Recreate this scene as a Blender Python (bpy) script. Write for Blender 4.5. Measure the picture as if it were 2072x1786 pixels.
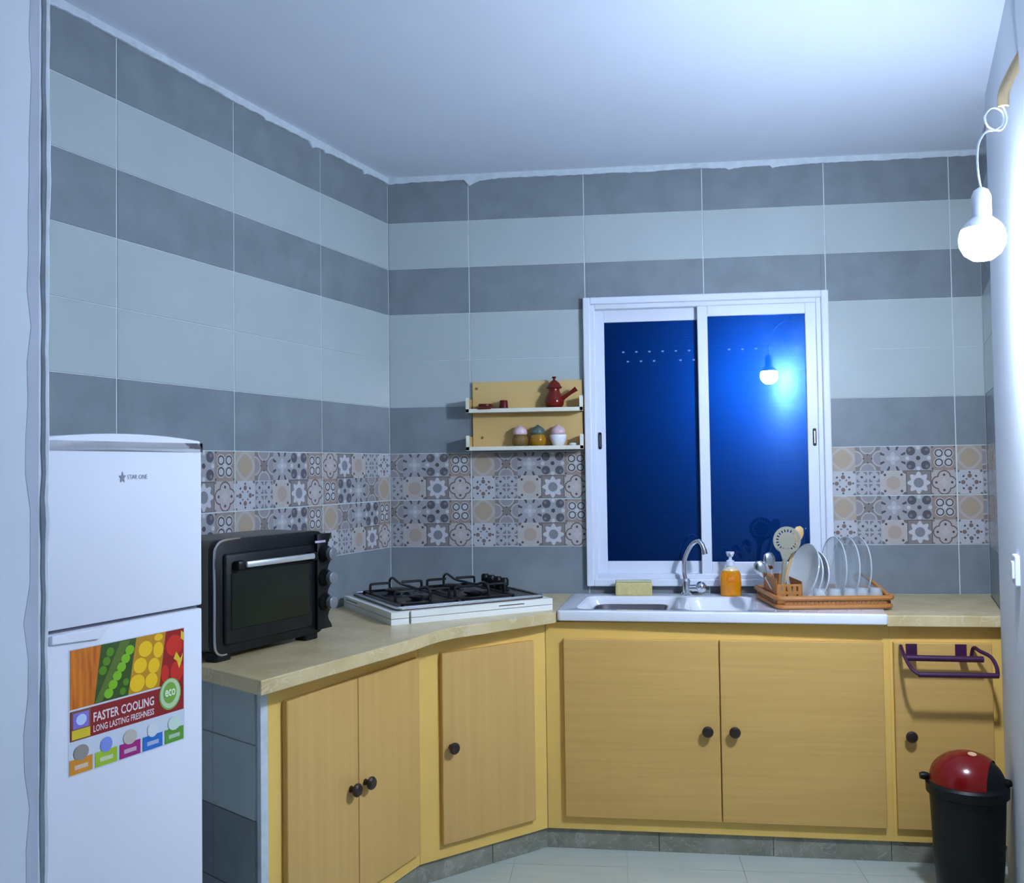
import bpy, bmesh, math, random
from mathutils import Vector, Matrix
random.seed(7)
for o in list(bpy.data.objects):
    bpy.data.objects.remove(o, do_unlink=True)
SC = bpy.context.scene
COL = SC.collection
pi = math.pi

# ------------------------------------------------------------------ camera
FPX, YAW, PITCH, ROLL = 1859.72, -0.10702, 0.030403, -0.013637
CAM = Vector((0.947, -3.889, 1.399))
fw = Vector((math.sin(YAW)*math.cos(PITCH), math.cos(YAW)*math.cos(PITCH), math.sin(PITCH)))
rt = Vector((math.cos(YAW), -math.sin(YAW), 0)); up = rt.cross(fw)
r2 = math.cos(ROLL)*rt + math.sin(ROLL)*up
u2 = -math.sin(ROLL)*rt + math.cos(ROLL)*up
cd = bpy.data.cameras.new('camera'); co = bpy.data.objects.new('camera', cd); COL.objects.link(co)
cd.sensor_fit = 'HORIZONTAL'; cd.sensor_width = 36; cd.lens = FPX/2072*36
cd.clip_start = 0.02; cd.clip_end = 60
m = Matrix.Identity(4)
for i in range(3):
    m[i][0], m[i][1], m[i][2], m[i][3] = r2[i], u2[i], -fw[i], CAM[i]
co.matrix_world = m
SC.camera = co

# ------------------------------------------------------------------ world (night outside) and exposure
wd = bpy.data.worlds.new('night'); SC.world = wd; wd.use_nodes = True
wd.node_tree.nodes['Background'].inputs[0].default_value = (0.02, 0.05, 0.16, 1)
wd.node_tree.nodes['Background'].inputs[1].default_value = 0.15
vs = SC.view_settings
vs.view_transform = 'Standard'; vs.look = 'None'; vs.gamma = 1; vs.use_curve_mapping = False
vs.exposure = 1.65
BULB = Vector((1.83, -1.62, 1.93)); BULB_L = 290.0; BULB_C = (0.70, 0.80, 1.0)

# ------------------------------------------------------------------ helpers
def lin(c):
    return tuple(((v/255)/12.92 if v/255 <= .04045 else ((v/255+.055)/1.055)**2.4) for v in c)

class Ex:
    """tiny expression builder over Math nodes"""
    def __init__(s, nt, v): s.nt, s.v = nt, v
    def op(s, o, *a):
        n = s.nt.nodes.new('ShaderNodeMath'); n.operation = o
        for i, q in enumerate((s,)+a):
            v = q.v if isinstance(q, Ex) else q
            if isinstance(v, (int, float)): n.inputs[i].default_value = v
            else: s.nt.links.new(v, n.inputs[i])
        return Ex(s.nt, n.outputs[0])
    def __add__(s, o): return s.op('ADD', o)
    __radd__ = __add__
    def __sub__(s, o): return s.op('SUBTRACT', o)
    def __rsub__(s, o): return Ex(s.nt, o).op('SUBTRACT', s)
    def __mul__(s, o): return s.op('MULTIPLY', o)
    __rmul__ = __mul__
    def __truediv__(s, o): return s.op('DIVIDE', o)
    def lt(s, o): return s.op('LESS_THAN', o)
    def gt(s, o): return s.op('GREATER_THAN', o)
    def abs(s): return s.op('ABSOLUTE')
    def sqrt(s): return s.op('SQRT')
    def cos(s): return s.op('COSINE')
    def mx(s, o): return s.op('MAXIMUM', o)
    def mn(s, o): return s.op('MINIMUM', o)
    def fract(s): return s.op('FRACT')
    def atan2(s, o): return s.op('ARCTAN2', o)

def new_mat(name):
    M = bpy.data.materials.new(name); M.use_nodes = True
    return M, M.node_tree, M.node_tree.nodes['Principled BSDF']

def mat(name, col, rough=0.5, metal=0.0, spec=0.5, noise=0.0, nscale=8.0, stretch=(1,1,1), alpha=1.0,
        trans=0.0, bump=0.0, bscale=60.0, coat=0.0, detail=4.0, col2=None, emit=None, estr=0.0):
    M, nt, b = new_mat(name)
    b.inputs['Base Color'].default_value = (*col, 1)
    b.inputs['Roughness'].default_value = rough
    b.inputs['Metallic'].default_value = metal
    b.inputs['Specular IOR Level'].default_value = spec
    b.inputs['Alpha'].default_value = alpha
    b.inputs['Transmission Weight'].default_value = trans
    b.inputs['Coat Weight'].default_value = coat
    if emit:
        b.inputs['Emission Color'].default_value = (*emit, 1); b.inputs['Emission Strength'].default_value = estr
    if noise > 0 or col2:
        tc = nt.nodes.new('ShaderNodeTexCoord'); mp = nt.nodes.new('ShaderNodeMapping')
        mp.inputs['Scale'].default_value = stretch
        nz = nt.nodes.new('ShaderNodeTexNoise'); nz.inputs['Scale'].default_value = nscale
        nz.inputs['Detail'].default_value = detail
        rp = nt.nodes.new('ShaderNodeValToRGB')
        c2 = col2 if col2 else tuple(v*(1-noise) for v in col)
        rp.color_ramp.elements[0].position = .32; rp.color_ramp.elements[1].position = .68
        rp.color_ramp.elements[0].color = (*c2, 1); rp.color_ramp.elements[1].color = (*col, 1)
        nt.links.new(tc.outputs['Object'], mp.inputs['Vector']); nt.links.new(mp.outputs[0], nz.inputs['Vector'])
        nt.links.new(nz.outputs['Fac'], rp.inputs[0]); nt.links.new(rp.outputs[0], b.inputs['Base Color'])
    if bump > 0:
        tc = nt.nodes.new('ShaderNodeTexCoord'); nz = nt.nodes.new('ShaderNodeTexNoise')
        nz.inputs['Scale'].default_value = bscale; nz.inputs['Detail'].default_value = 3
        bp = nt.nodes.new('ShaderNodeBump'); bp.inputs['Strength'].default_value = bump; bp.inputs['Distance'].default_value = .004
        nt.links.new(tc.outputs['Object'], nz.inputs['Vector']); nt.links.new(nz.outputs['Fac'], bp.inputs['Height'])
        nt.links.new(bp.outputs[0], b.inputs['Normal'])
    return M

def rotz(a): return Matrix.Rotation(a, 4, 'Z')
class FR:
    """frame: world location + rotation about z"""
    def __init__(s, loc=(0,0,0), rz=0):
        s.loc = Vector(loc); s.rz = rz; s.m = Matrix.Translation(s.loc) @ rotz(rz); s.inv = s.m.inverted()

def props(o, label=None, cat=None, group=None, kind=None):
    if label: o['label'] = label
    if cat: o['category'] = cat
    if group: o['group'] = group
    if kind: o['kind'] = kind
    return o

def thing(name, label, cat, loc=(0,0,0), rz=0, group=None):
    o = bpy.data.objects.new(name, None); COL.objects.link(o)
    o.location = loc; o.rotation_euler = (0, 0, rz); o.empty_display_size = .05
    return props(o, label, cat, group)

def obj(name, bm, material, parent=None, smooth=False, loc=None, rz=None):
    me = bpy.data.meshes.new(name)
    if isinstance(bm, bpy.types.Mesh): me = bm
    else:
        bmesh.ops.recalc_face_normals(bm, faces=bm.faces[:])
        bm.to_mesh(me); bm.free()
    mats = material if isinstance(material, (list, tuple)) else [material]
    if not me.materials:
        for q in mats: me.materials.append(q)
    if smooth:
        me.polygons.foreach_set('use_smooth', [True]*len(me.polygons))
        try: me.set_sharp_from_angle(angle=math.radians(38))
        except Exception: pass
    o = bpy.data.objects.new(name, me); COL.objects.link(o)
    if parent: o.parent = parent
    if loc is not None: o.location = loc
    if rz is not None: o.rotation_euler = (0, 0, rz)
    return o

def B(): return bmesh.new()

def box(x0, x1, y0, y1, z0, z1, bev=0.0, seg=2, bm=None, mi=0):
    t = B()
    bmesh.ops.create_cube(t, size=1)
    for v in t.verts:
        v.co = Vector(((x0+x1)/2+v.co.x*(x1-x0), (y0+y1)/2+v.co.y*(y1-y0), (z0+z1)/2+v.co.z*(z1-z0)))
    if bev > 0:
        bmesh.ops.bevel(t, geom=t.edges[:], offset=bev, segments=seg, profile=.5, affect='EDGES')
    for f in t.faces: f.material_index = mi
    if bm is None: return t
    merge(bm, t); return bm

def merge(bm, t, M=None):
    if M is not None: t.transform(M)
    me = bpy.data.meshes.new('tmp'); t.to_mesh(me); t.free(); bm.from_mesh(me); bpy.data.meshes.remove(me)
    return bm

def prism(poly, z0, z1, bev=0.0, seg=2):
    bm = B()
    a = [bm.verts.new((p[0], p[1], z0)) for p in poly]; b = [bm.verts.new((p[0], p[1], z1)) for p in poly]
    n = len(poly)
    bm.faces.new(a[::-1]); bm.faces.new(b)
    for i in range(n): bm.faces.new((a[i], a[(i+1) % n], b[(i+1) % n], b[i]))
    if bev > 0:
        bm.normal_update()
        es = [e for e in bm.edges if not (e.is_manifold and e.calc_face_angle(0) < .35)]
        bmesh.ops.bevel(bm, geom=es, offset=bev, segments=seg, profile=.5, affect='EDGES')
    return bm

def yprism(poly, y0, y1, bev=0.0, seg=2):
    """polygon given in (x,z), extruded along y"""
    bm = prism(poly, 0, 1, 0)
    bm.transform(Matrix(((1,0,0,0),(0,0,(y1-y0),y0),(0,1,0,0),(0,0,0,1))))
    if bev > 0:
        bm.normal_update()
        es = [e for e in bm.edges if not (e.is_manifold and e.calc_face_angle(0) < .35)]
        bmesh.ops.bevel(bm, geom=es, offset=bev, segments=seg, profile=.5, affect='EDGES')
    return bm

def lathe(prof, seg=32, M=None):
    bm = B(); rings = []
    for r, z in prof:
        if r < 1e-6: rings.append([bm.verts.new((0, 0, z))])
        else: rings.append([bm.verts.new((r*math.cos(2*pi*i/seg), r*math.sin(2*pi*i/seg), z)) for i in range(seg)])
    for a, b in zip(rings, rings[1:]):
        if len(a) == 1 and len(b) == 1: continue
        for i in range(seg):
            j = (i+1) % seg
            if len(a) == 1: bm.faces.new((a[0], b[i], b[j]))
            elif len(b) == 1: bm.faces.new((a[i], a[j], b[0]))
            else: bm.faces.new((a[i], a[j], b[j], b[i]))
    for r in (rings[0], rings[-1]):
        if len(r) > 1: bm.faces.new(r)
    if M is not None: bm.transform(M)
    return bm

def smooth_pts(pts, n=6, closed=False):
    P = [Vector(p) for p in pts]; out = []
    N = len(P); rng = range(N) if closed else range(N-1)
    for i in rng:
        if closed: a, b, c, d = P[i-1], P[i], P[(i+1) % N], P[(i+2) % N]
        else: a, b, c, d = P[max(i-1, 0)], P[i], P[i+1], P[min(i+2, N-1)]
        for k in range(n):
            t = k/n
            out.append(.5*((2*b)+(c-a)*t+(2*a-5*b+4*c-d)*t*t+(3*b-a-3*c+d)*t**3))
    if not closed: out.append(P[-1])
    return out

def tube(pts, r, seg=8, closed=False, bm=None):
    P = [Vector(p) for p in pts]; n = len(P)
    rad = r if isinstance(r, (list, tuple)) else [r]*n
    bm = bm or B()
    rings = []; nrm = None
    for i in range(n):
        if closed: t = P[(i+1) % n]-P[i-1]
        else: t = P[min(i+1, n-1)]-P[max(i-1, 0)]
        t.normalize()
        if nrm is None:
            nrm = t.orthogonal().normalized()
        else:
            nrm = (nrm - t*nrm.dot(t))
            nrm = nrm.normalized() if nrm.length > 1e-6 else t.orthogonal().normalized()
        bn = t.cross(nrm)
        rings.append([bm.verts.new(P[i]+rad[i]*(math.cos(2*pi*k/seg)*nrm+math.sin(2*pi*k/seg)*bn)) for k in range(seg)])
    for i in range(n if closed else n-1):
        a, b = rings[i], rings[(i+1) % n]
        off = 0
        if closed and i == n-1:
            off = min(range(seg), key=lambda s: (a[0].co-b[s].co).length)
        for k in range(seg):
            bm.faces.new((a[k], a[(k+1) % seg], b[(k+1+off) % seg], b[(k+off) % seg]))
    if not closed:
        bm.faces.new(rings[0][::-1]); bm.faces.new(rings[-1])
    return bm

def loft(loops, cap0=True, cap1=True, closed=True):
    bm = B(); R = [[bm.verts.new(p) for p in l] for l in loops]
    n = len(R[0])
    for a, b in zip(R, R[1:]):
        for i in range(n): bm.faces.new((a[i], a[(i+1) % n], b[(i+1) % n], b[i]))
    if cap0: bm.faces.new(R[0][::-1])
    if cap1: bm.faces.new(R[-1])
    return bm

def rquad(q, r, n=5):
    """rounded quad from 4 corner points (2d)"""
    out = []
    for i in range(4):
        p = Vector(q[i]); a = Vector(q[i-1]); b = Vector(q[(i+1) % 4])
        s = p+(a-p).normalized()*r; e = p+(b-p).normalized()*r
        for k in range(n+1):
            t = k/n
            out.append(((1-t)**2*s+2*t*(1-t)*p+t*t*e))
    return out

def plate_holes(outer, holes, z0, z1, bev=0.0):
    cu = bpy.data.curves.new('tmp', 'CURVE'); cu.dimensions = '2D'; cu.fill_mode = 'BOTH'
    for pl in [outer]+holes:
        sp = cu.splines.new('POLY'); sp.points.add(len(pl)-1); sp.use_cyclic_u = True
        for q, p in zip(sp.points, pl): q.co = (p[0], p[1], 0, 1)
    cu.extrude = (z1-z0)/2-bev; cu.bevel_depth = bev; cu.bevel_resolution = 2; cu.offset = -bev
    o = bpy.data.objects.new('tmp', cu); COL.objects.link(o)
    dg = bpy.context.evaluated_depsgraph_get()
    me = bpy.data.meshes.new_from_object(o.evaluated_get(dg))
    bpy.data.objects.remove(o)
    bm = B(); bm.from_mesh(me); bpy.data.meshes.remove(me)
    bmesh.ops.remove_doubles(bm, verts=bm.verts[:], dist=1e-5)
    bm.transform(Matrix.Translation((0, 0, (z0+z1)/2)))
    for f in bm.faces: f.material_index = 0
    return bm

def text_bm(s, width, height, bold=0.0):
    cu = bpy.data.curves.new('tmp', 'FONT'); cu.body = s; cu.size = 1; cu.fill_mode = 'FRONT'; cu.offset = bold
    cu.resolution_u = 2
    o = bpy.data.objects.new('tmp', cu); COL.objects.link(o)
    dg = bpy.context.evaluated_depsgraph_get()
    me = bpy.data.meshes.new_from_object(o.evaluated_get(dg)); bpy.data.objects.remove(o)
    bm = B(); bm.from_mesh(me); bpy.data.meshes.remove(me)
    xs = [v.co.x for v in bm.verts]; ys = [v.co.y for v in bm.verts]
    x0, x1, y0, y1 = min(xs), max(xs), min(ys), max(ys)
    for v in bm.verts: v.co = Vector(((v.co.x-x0)/(x1-x0)*width, (v.co.y-y0)/(y1-y0)*height, 0))
    for f in bm.faces: f.material_index = 0
    return bm   # in the xy plane from (0,0)

# ------------------------------------------------------------------ materials
WHITE = mat('white plaster', (.68, .75, .82), .85, noise=.05, nscale=3, bump=.12, bscale=25)
CEIL = mat('ceiling paint', (.70, .77, .87), .9, noise=.03, nscale=1.5)
TRIM = mat('rough plaster bead', (.66, .74, .79), .9, noise=.15, nscale=30, bump=.3, bscale=80)
TL = mat('light glazed tile', (.44, .505, .505), .22, noise=.05, nscale=5, spec=.4)
TD = mat('grey glazed tile', (.225, .262, .288), .25, noise=.16, nscale=9, spec=.4)
GROUT = mat('grout', (.60, .68, .68), .9, noise=.12, nscale=20)
WOODF = mat('yellow painted frame', (.88, .57, .140), .5, noise=.06, nscale=6)
WOODH = mat('door veneer horizontal', (.67, .41, .118), .5, col2=(.60, .36, .098), nscale=5, stretch=(.5, 3, 14), detail=6)
WOODV = mat('door veneer vertical', (.67, .41, .130), .5, col2=(.61, .37, .112), nscale=5, stretch=(9, 3, .35), detail=6)
KNOB = mat('dark knob', (.025, .016, .014), .35)
def marble(name, c1, c2, vein, sc):
    M, nt, b = new_mat(name)
    tc = nt.nodes.new('ShaderNodeTexCoord')
    n1 = nt.nodes.new('ShaderNodeTexNoise'); n1.inputs['Scale'].default_value = sc; n1.inputs['Detail'].default_value = 5
    n2 = nt.nodes.new('ShaderNodeTexNoise'); n2.inputs['Scale'].default_value = sc*.8; n2.inputs['Detail'].default_value = 6; n2.inputs['Distortion'].default_value = 1.6
    r1 = nt.nodes.new('ShaderNodeValToRGB'); r1.color_ramp.elements[0].color = (*c1, 1); r1.color_ramp.elements[1].color = (*c2, 1)
    r1.color_ramp.elements[0].position = .35; r1.color_ramp.elements[1].position = .65
    e = (Ex(nt, n2.outputs['Fac'])-.5).abs().lt(.012)
    mx = nt.nodes.new('ShaderNodeMix'); mx.data_type = 'RGBA'
    nt.links.new(tc.outputs['Object'], n1.inputs['Vector']); nt.links.new(tc.outputs['Object'], n2.inputs['Vector'])
    nt.links.new(n1.outputs['Fac'], r1.inputs[0]); nt.links.new((e*.6).v, mx.inputs[0])
    nt.links.new(r1.outputs[0], mx.inputs[6]); mx.inputs[7].default_value = (*vein, 1)
    nt.links.new(mx.outputs[2], b.inputs['Base Color']); b.inputs['Roughness'].default_value = .3
    return M
MARB = marble('beige marble worktop', (.54, .42, .205), (.66, .53, .29), (.70, .60, .40), 9)
MARK = marble('grey marble plinth', (.20, .21, .16), (.30, .29, .23), (.42, .4, .36), 14)
FLOORM = mat('floor tile', (.48, .535, .475), .3, col2=(.43, .485, .43), nscale=4, stretch=(1, 6, 1))
ALU = mat('white aluminium', (.70, .75, .84), .3)
CER = mat('white ceramic', (.80, .83, .88), .12, coat=.4)
FRW = mat('white enamel', (.81, .84, .91), .55, spec=.3)
FRG = mat('grey plastic', (.40, .43, .50), .5)
BLACK = mat('black plastic', (.004, .006, .007), .42, spec=.25)
BLKM = mat('black enamel', (.005, .006, .008), .25)
CHROME = mat('chrome', (.75, .78, .8), .12, metal=1)
STEEL = mat('brushed steel', (.66, .68, .7), .25, metal=1)
STAR = mat('logo grey', (.18, .19, .26), .5)
OVTOP = mat('oven shell', (.10, .095, .075), .38, metal=.4)
OVGL = mat('oven glass', (.006, .012, .010), .2, spec=.25, col2=(.012, .02, .012), nscale=3)
DECB = {}

# printed patches (all flat print on the decorated tiles)
Wc, Dc, Bc, Gc, Lc, Ec, Pc = (.56,.57,.60), (.035,.035,.045), (.20,.115,.075), (.15,.145,.165), (.36,.375,.385), (.40,.34,.27), (.40,.33,.32)
def soft(c, k=.82): return tuple(m_+(v-m_)*k for v, m_ in zip(c, (.30, .29, .285)))
def patch_mat(name, layers, bg):
    bg = soft(bg); layers = [(f, soft(c)) for f, c in layers]
    """layers: list of (function(x,y,r,th)->0/1 mask, colour)"""
    M, nt, b = new_mat(name)
    uv = nt.nodes.new('ShaderNodeUVMap'); uv.uv_map = 'UVMap'
    sx = nt.nodes.new('ShaderNodeSeparateXYZ'); nt.links.new(uv.outputs[0], sx.inputs[0])
    x = Ex(nt, sx.outputs[0])*2-1; y = Ex(nt, sx.outputs[1])*2-1
    r = (x*x+y*y).sqrt(); th = y.atan2(x)
    rgb = nt.nodes.new('ShaderNodeRGB'); rgb.outputs[0].default_value = (*bg, 1); cur = rgb.outputs[0]
    for fn, c in layers:
        mk = fn(x, y, r, th)
        mx = nt.nodes.new('ShaderNodeMix'); mx.data_type = 'RGBA'
        nt.links.new(mk.v, mx.inputs[0]); nt.links.new(cur, mx.inputs[6]); mx.inputs[7].default_value = (*c, 1)
        cur = mx.outputs[2]
    nt.links.new(cur, b.inputs['Base Color']); b.inputs['Roughness'].default_value = .25
    return M
def dist(x, y, a, c): return ((x-a)*(x-a)+(y-c)*(y-c)).sqrt()
def four(x, y, a): return dist(x.abs(), y.abs(), a, a)
def cross4(x, y, a): return dist(x, y, a, 0).mn(dist(x, y, -a, 0)).mn(dist(x, y, 0, a)).mn(dist(x, y, 0, -a))
def medal(x, y, r, th): return (r*(1-(th*4).cos()*.06))
PM = [
 patch_mat('print medallion', [(lambda x,y,r,th: medal(x,y,r,th).lt(.95), (.46,.41,.36)), (lambda x,y,r,th: medal(x,y,r,th).lt(.74), (.38,.33,.27)), (lambda x,y,r,th: medal(x,y,r,th).lt(.64), (.42,.33,.22))], Ec),
 patch_mat('print arcs', [(lambda x,y,r,th: cross4(x,y,1.0).lt(.66), (.42,.41,.40)), (lambda x,y,r,th: cross4(x,y,1.0).lt(.54), (.27,.26,.27)), (lambda x,y,r,th: cross4(x,y,.33).lt(.07), Dc)], (.20,.165,.155)),
 patch_mat('print sunburst', [(lambda x,y,r,th: (((th*8).cos()).lt(-.72))*(r.gt(.72))*(r.lt(1.12)), Dc), (lambda x,y,r,th: r.lt(.42+.12*(th*4).cos()), (.44,.45,.49)), (lambda x,y,r,th: r.lt(.14), Wc)], (.33,.335,.355)),
 patch_mat('print dark flower', [(lambda x,y,r,th: four(x,y,.58).lt(.36), (.06,.06,.075)), (lambda x,y,r,th: four(x,y,.68).lt(.13), (.16,.15,.17)), (lambda x,y,r,th: r.lt(.17), Dc), (lambda x,y,r,th: cross4(x,y,.85).lt(.16), Wc)], (.33,.34,.36)),
 patch_mat('print four rings', [(lambda x,y,r,th: four(x,y,.38).lt(.40), (.48,.47,.46)), (lambda x,y,r,th: four(x,y,.38).lt(.32), Dc), (lambda x,y,r,th: four(x,y,.38).lt(.22), (.52,.52,.53)), (lambda x,y,r,th: r.lt(.17), Wc), (lambda x,y,r,th: four(x,y,.88).lt(.07), Dc)], (.30,.23,.19)),
 patch_mat('print snow cross', [(lambda x,y,r,th: cross4(x,y,.52).lt(.17), (.17,.11,.09)), (lambda x,y,r,th: cross4(x,y,.80).lt(.08), Dc), (lambda x,y,r,th: ((th*4+pi).cos().gt(.88))*(r.gt(.62))*(r.lt(.76)), Dc), (lambda x,y,r,th: four(x,y,.92).lt(.12), (.16,.12,.1)), (lambda x,y,r,th: four(x,y,.26).lt(.08), Gc)], (.50,.51,.54)),
 patch_mat('print four dots', [(lambda x,y,r,th: four(x,y,.5).lt(.10), Dc), (lambda x,y,r,th: (((x.abs()-.5).abs()).mx((y.abs()-.5).abs()).gt(.30))*(((x.abs()-.5).abs()).mx((y.abs()-.5).abs()).lt(.42))*(((x.abs()-.5).abs()).mn((y.abs()-.5).abs()).gt(.17)), Gc)], (.40,.41,.43)),
 patch_mat('print round blossom', [(lambda x,y,r,th: r.lt(.98+.1*(th*8).cos()), (.47,.43,.40)), (lambda x,y,r,th: r.lt(.55), (.42,.34,.27)), (lambda x,y,r,th: (four(x,y,.66).lt(.10)), Dc), (lambda x,y,r,th: four(x,y,.97).lt(.24), (.14,.11,.10))], (.48,.47,.47)),
 patch_mat('print sunflower', [(lambda x,y,r,th: (x.abs().mx(y.abs())).gt(.93), (.09,.075,.07)), (lambda x,y,r,th: r.lt(.78+.13*(th*8).cos()), Wc), (lambda x,y,r,th: r.lt(.40), (.20,.21,.24))], (.21,.18,.175)),
 patch_mat('print quatrefoil', [(lambda x,y,r,th: cross4(x,y,.46).lt(.54), (.13,.075,.06)), (lambda x,y,r,th: cross4(x,y,.46).lt(.44), (.47,.43,.42)), (lambda x,y,r,th: cross4(x,y,.62).lt(.10), Dc), (lambda x,y,r,th: r.lt(.30+.08*(th*4).cos()), (.53,.49,.47)), (lambda x,y,r,th: four(x,y,.94).lt(.12), (.22,.16,.12))], (.45,.42,.40)),
]
ROWA = [0, 1, 2, 3, 4]; ROWB = [5, 6, 7, 8, 9]

# ------------------------------------------------------------------ room shell
ANG = 0.3022
H = 2.673; TH, TW = 0.2, 0.4956
LEFT = FR((0, 0, 0), pi/2-ANG)
RIGHT = FR((2.452, 0, 0), math.atan2(-.956, -.293))
def S(o): return props(o, kind='structure')

floor = S(obj('floor', box(-3.2, 3.2, -6.6, .35, -.12, -.002), mat('floor joint', (.36, .42, .39), .6)))
ceiling = S(obj('ceiling', box(-3.2, 3.2, -6.6, .35, H, H+.12), CEIL))
for i in range(8):
    for j in range(5):
        x0, y0 = -.62+i*.4, -.2-(j+1)*.4
        obj('tile', box(x0+.0008, x0+.3992, y0+.0008, y0+.3992, -.01, 0), FLOORM, floor)
obj('screed', box(-3.1, 3.1, -6.5, -2.2, -.01, 0), FLOORM, floor)

WX0, WX1, WZ0, WZ1 = .839, 1.842, .908, 2.117     # window outer frame
HX0, HX1, HZ0, HZ1 = WX0+.02, WX1-.02, WZ0+.02, WZ1-.02

def chamfer_tile(rects, dx, dz, y1, cells=None):
    """front faces at y=0 with small chamfers, body to y1"""
    bm = B(); uvl = bm.loops.layers.uv.new('UVMap'); c = .0012
    for (x0, x1, z0, z1) in rects:
        f = [(x0+c, z0+c), (x1-c, z0+c), (x1-c, z1-c), (x0+c, z1-c)]
        o = [(x0, z0), (x1, z0), (x1, z1), (x0, z1)]
        if cells is None:
            vf = [bm.verts.new((p[0], 0, p[1])) for p in f]
            bm.faces.new(vf)
        vo = [bm.verts.new((p[0], c, p[1])) for p in o]; vb = [bm.verts.new((p[0], y1, p[1])) for p in o]
        vi = [bm.verts.new((p[0], 0, p[1])) for p in f]
        for i in range(4):
            j = (i+1) % 4
            bm.faces.new((vi[i], vi[j], vo[j], vo[i])); bm.faces.new((vo[i], vo[j], vb[j], vb[i]))
        if cells:
            ox, oz, flip = cells            # tile's own lower left corner, rotated or not
            for a in range(5):
                for r in range(2):
                    cx0, cz0 = ox+a*TW/5, oz+r*TH/2
                    q = (max(cx0, x0+c), min(cx0+TW/5, x1-c), max(cz0, z0+c), min(cz0+TH/2, z1-c))
                    if q[1]-q[0] < .001 or q[3]-q[2] < .001: continue
                    vv = [bm.verts.new((p[0], 0, p[1])) for p in ((q[0], q[2]), (q[1], q[2]), (q[1], q[3]), (q[0], q[3]))]
                    fc = bm.faces.new(vv)
                    if flip: fc.material_index = 1+(ROWA if r == 0 else ROWB)[4-a]
                    else: fc.material_index = 1+(ROWB if r == 0 else ROWA)[a]
                    for lp in fc.loops:
                        lp[uvl].uv = ((lp.vert.co.x-cx0)/(TW/5), (lp.vert.co.z-cz0)/(TH/2))
    return bm

def sub_rect(r, h):
    x0, x1, z0, z1 = r
    if h is None or h[0] >= x1 or h[1] <= x0 or h[2] >= z1 or h[3] <= z0: return [r]
    out = []
    if h[0] > x0: out.append((x0, h[0], z0, z1))
    if h[1] < x1: out.append((h[1], x1, z0, z1))
    a, b = max(x0, h[0]), min(x1, h[1])
    if h[2] > z0: out.append((a, b, z0, h[2]))
    if h[3] < z1: out.append((a, b, h[3], z1))
    return out

def tile_wall(parent, x0, x1, xj, kmax, hole=None, flips=(), zbot=None):
    n0 = math.floor((x0-xj)/TW); n1 = math.ceil((x1-xj)/TW)
    for k in range(kmax):
        z1 = H-k*TH; z0 = z1-TH
        if zbot is not None: z0 = max(z0, zbot)
        for n in range(n0, n1):
            a, b = max(xj+n*TW, x0), min(xj+(n+1)*TW, x1)
            if b-a < .008: continue
            rect = (a+(.0022 if a > x0 else .0005), b-(.0022 if b < x1 else .0005), z0+.0012, min(z1-.0012, H-.022))
            rs = sub_rect(rect, hole)
            rs = [q for q in rs if q[1]-q[0] > .004 and q[3]-q[2] > .004]
            if not rs: continue
            if k in (6, 7):
                bm = chamfer_tile(rs, 0, 0, .008, (xj+n*TW, H-(k+1)*TH, (n, k) in flips))
                o = obj('decorated_tile', bm, [TL]+PM, parent)
            else:
                o = obj('tile', chamfer_tile(rs, 0, 0, .008), TL if k in (1, 3, 4) else TD, parent)

# back wall with an opening for the window
bm = B()
box(-.2, 2.75, .002, .16, 0, HZ0, bm=bm); box(-.2, 2.75, .002, .16, HZ1, H, bm=bm)
box(-.2, HX0, .002, .16, HZ0, HZ1, bm=bm); box(HX1, 2.75, .002, .16, HZ0, HZ1, bm=bm)
wall_back = S(obj('wall_back', bm, GROUT))
tile_wall(wall_back, 0.0, 2.452, .3535, 9, (HX0, HX1, HZ0, HZ1), zbot=.85)
# left wall (local x runs towards the corner, y points out of the room)
LL = 2.05
wall_left = S(obj('wall_left', box(-LL, .0, .002, .15, 0, H), GROUT, loc=(0, 0, 0), rz=LEFT.rz))
tile_wall(wall_left, -LL, 0.0, -TW*4-.002+.0, 9, flips={(3, 6)}, zbot=.85)
# right wall: short tiled return, then proud plaster
wall_right = S(obj('wall_right', box(.0, 6.4, .002, .16, 0, H), WHITE, loc=RIGHT.loc, rz=RIGHT.rz))
tile_wall(wall_right, 0.0, .612, .612, 9, zbot=.85)
random.seed(3)
edge = [(.612+random.uniform(-.004, .004), z*H/40) for z in range(41)]
poly = [(6.4, 0)]+edge+[(6.4, H)]
obj('plaster', yprism(poly, -.016, .004), WHITE, wall_right)
# plaster bead between tiles and ceiling
def bead(name, fr, x0, x1, seed):
    random.seed(seed); N = int((x1-x0)/.012)
    low = []; d = .03
    for i in range(N+1):
        d = .024+.75*(d-.024)+random.uniform(-.0018, .0018)
        if random.random() < .03: d += random.uniform(.006, .016)
        low.append((x0+(x1-x0)*i/N, H-max(.02, d)))
    poly = low+[(x1, H), (x0, H)]
    return S(obj(name, yprism(poly, -.007, .003), TRIM, loc=fr.loc, rz=fr.rz))
BACK = FR((0, 0, 0), 0)
bead('trim_1', BACK, .0, 2.452, 5); bead('trim_2', LEFT, -LL, 0, 11)

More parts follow.
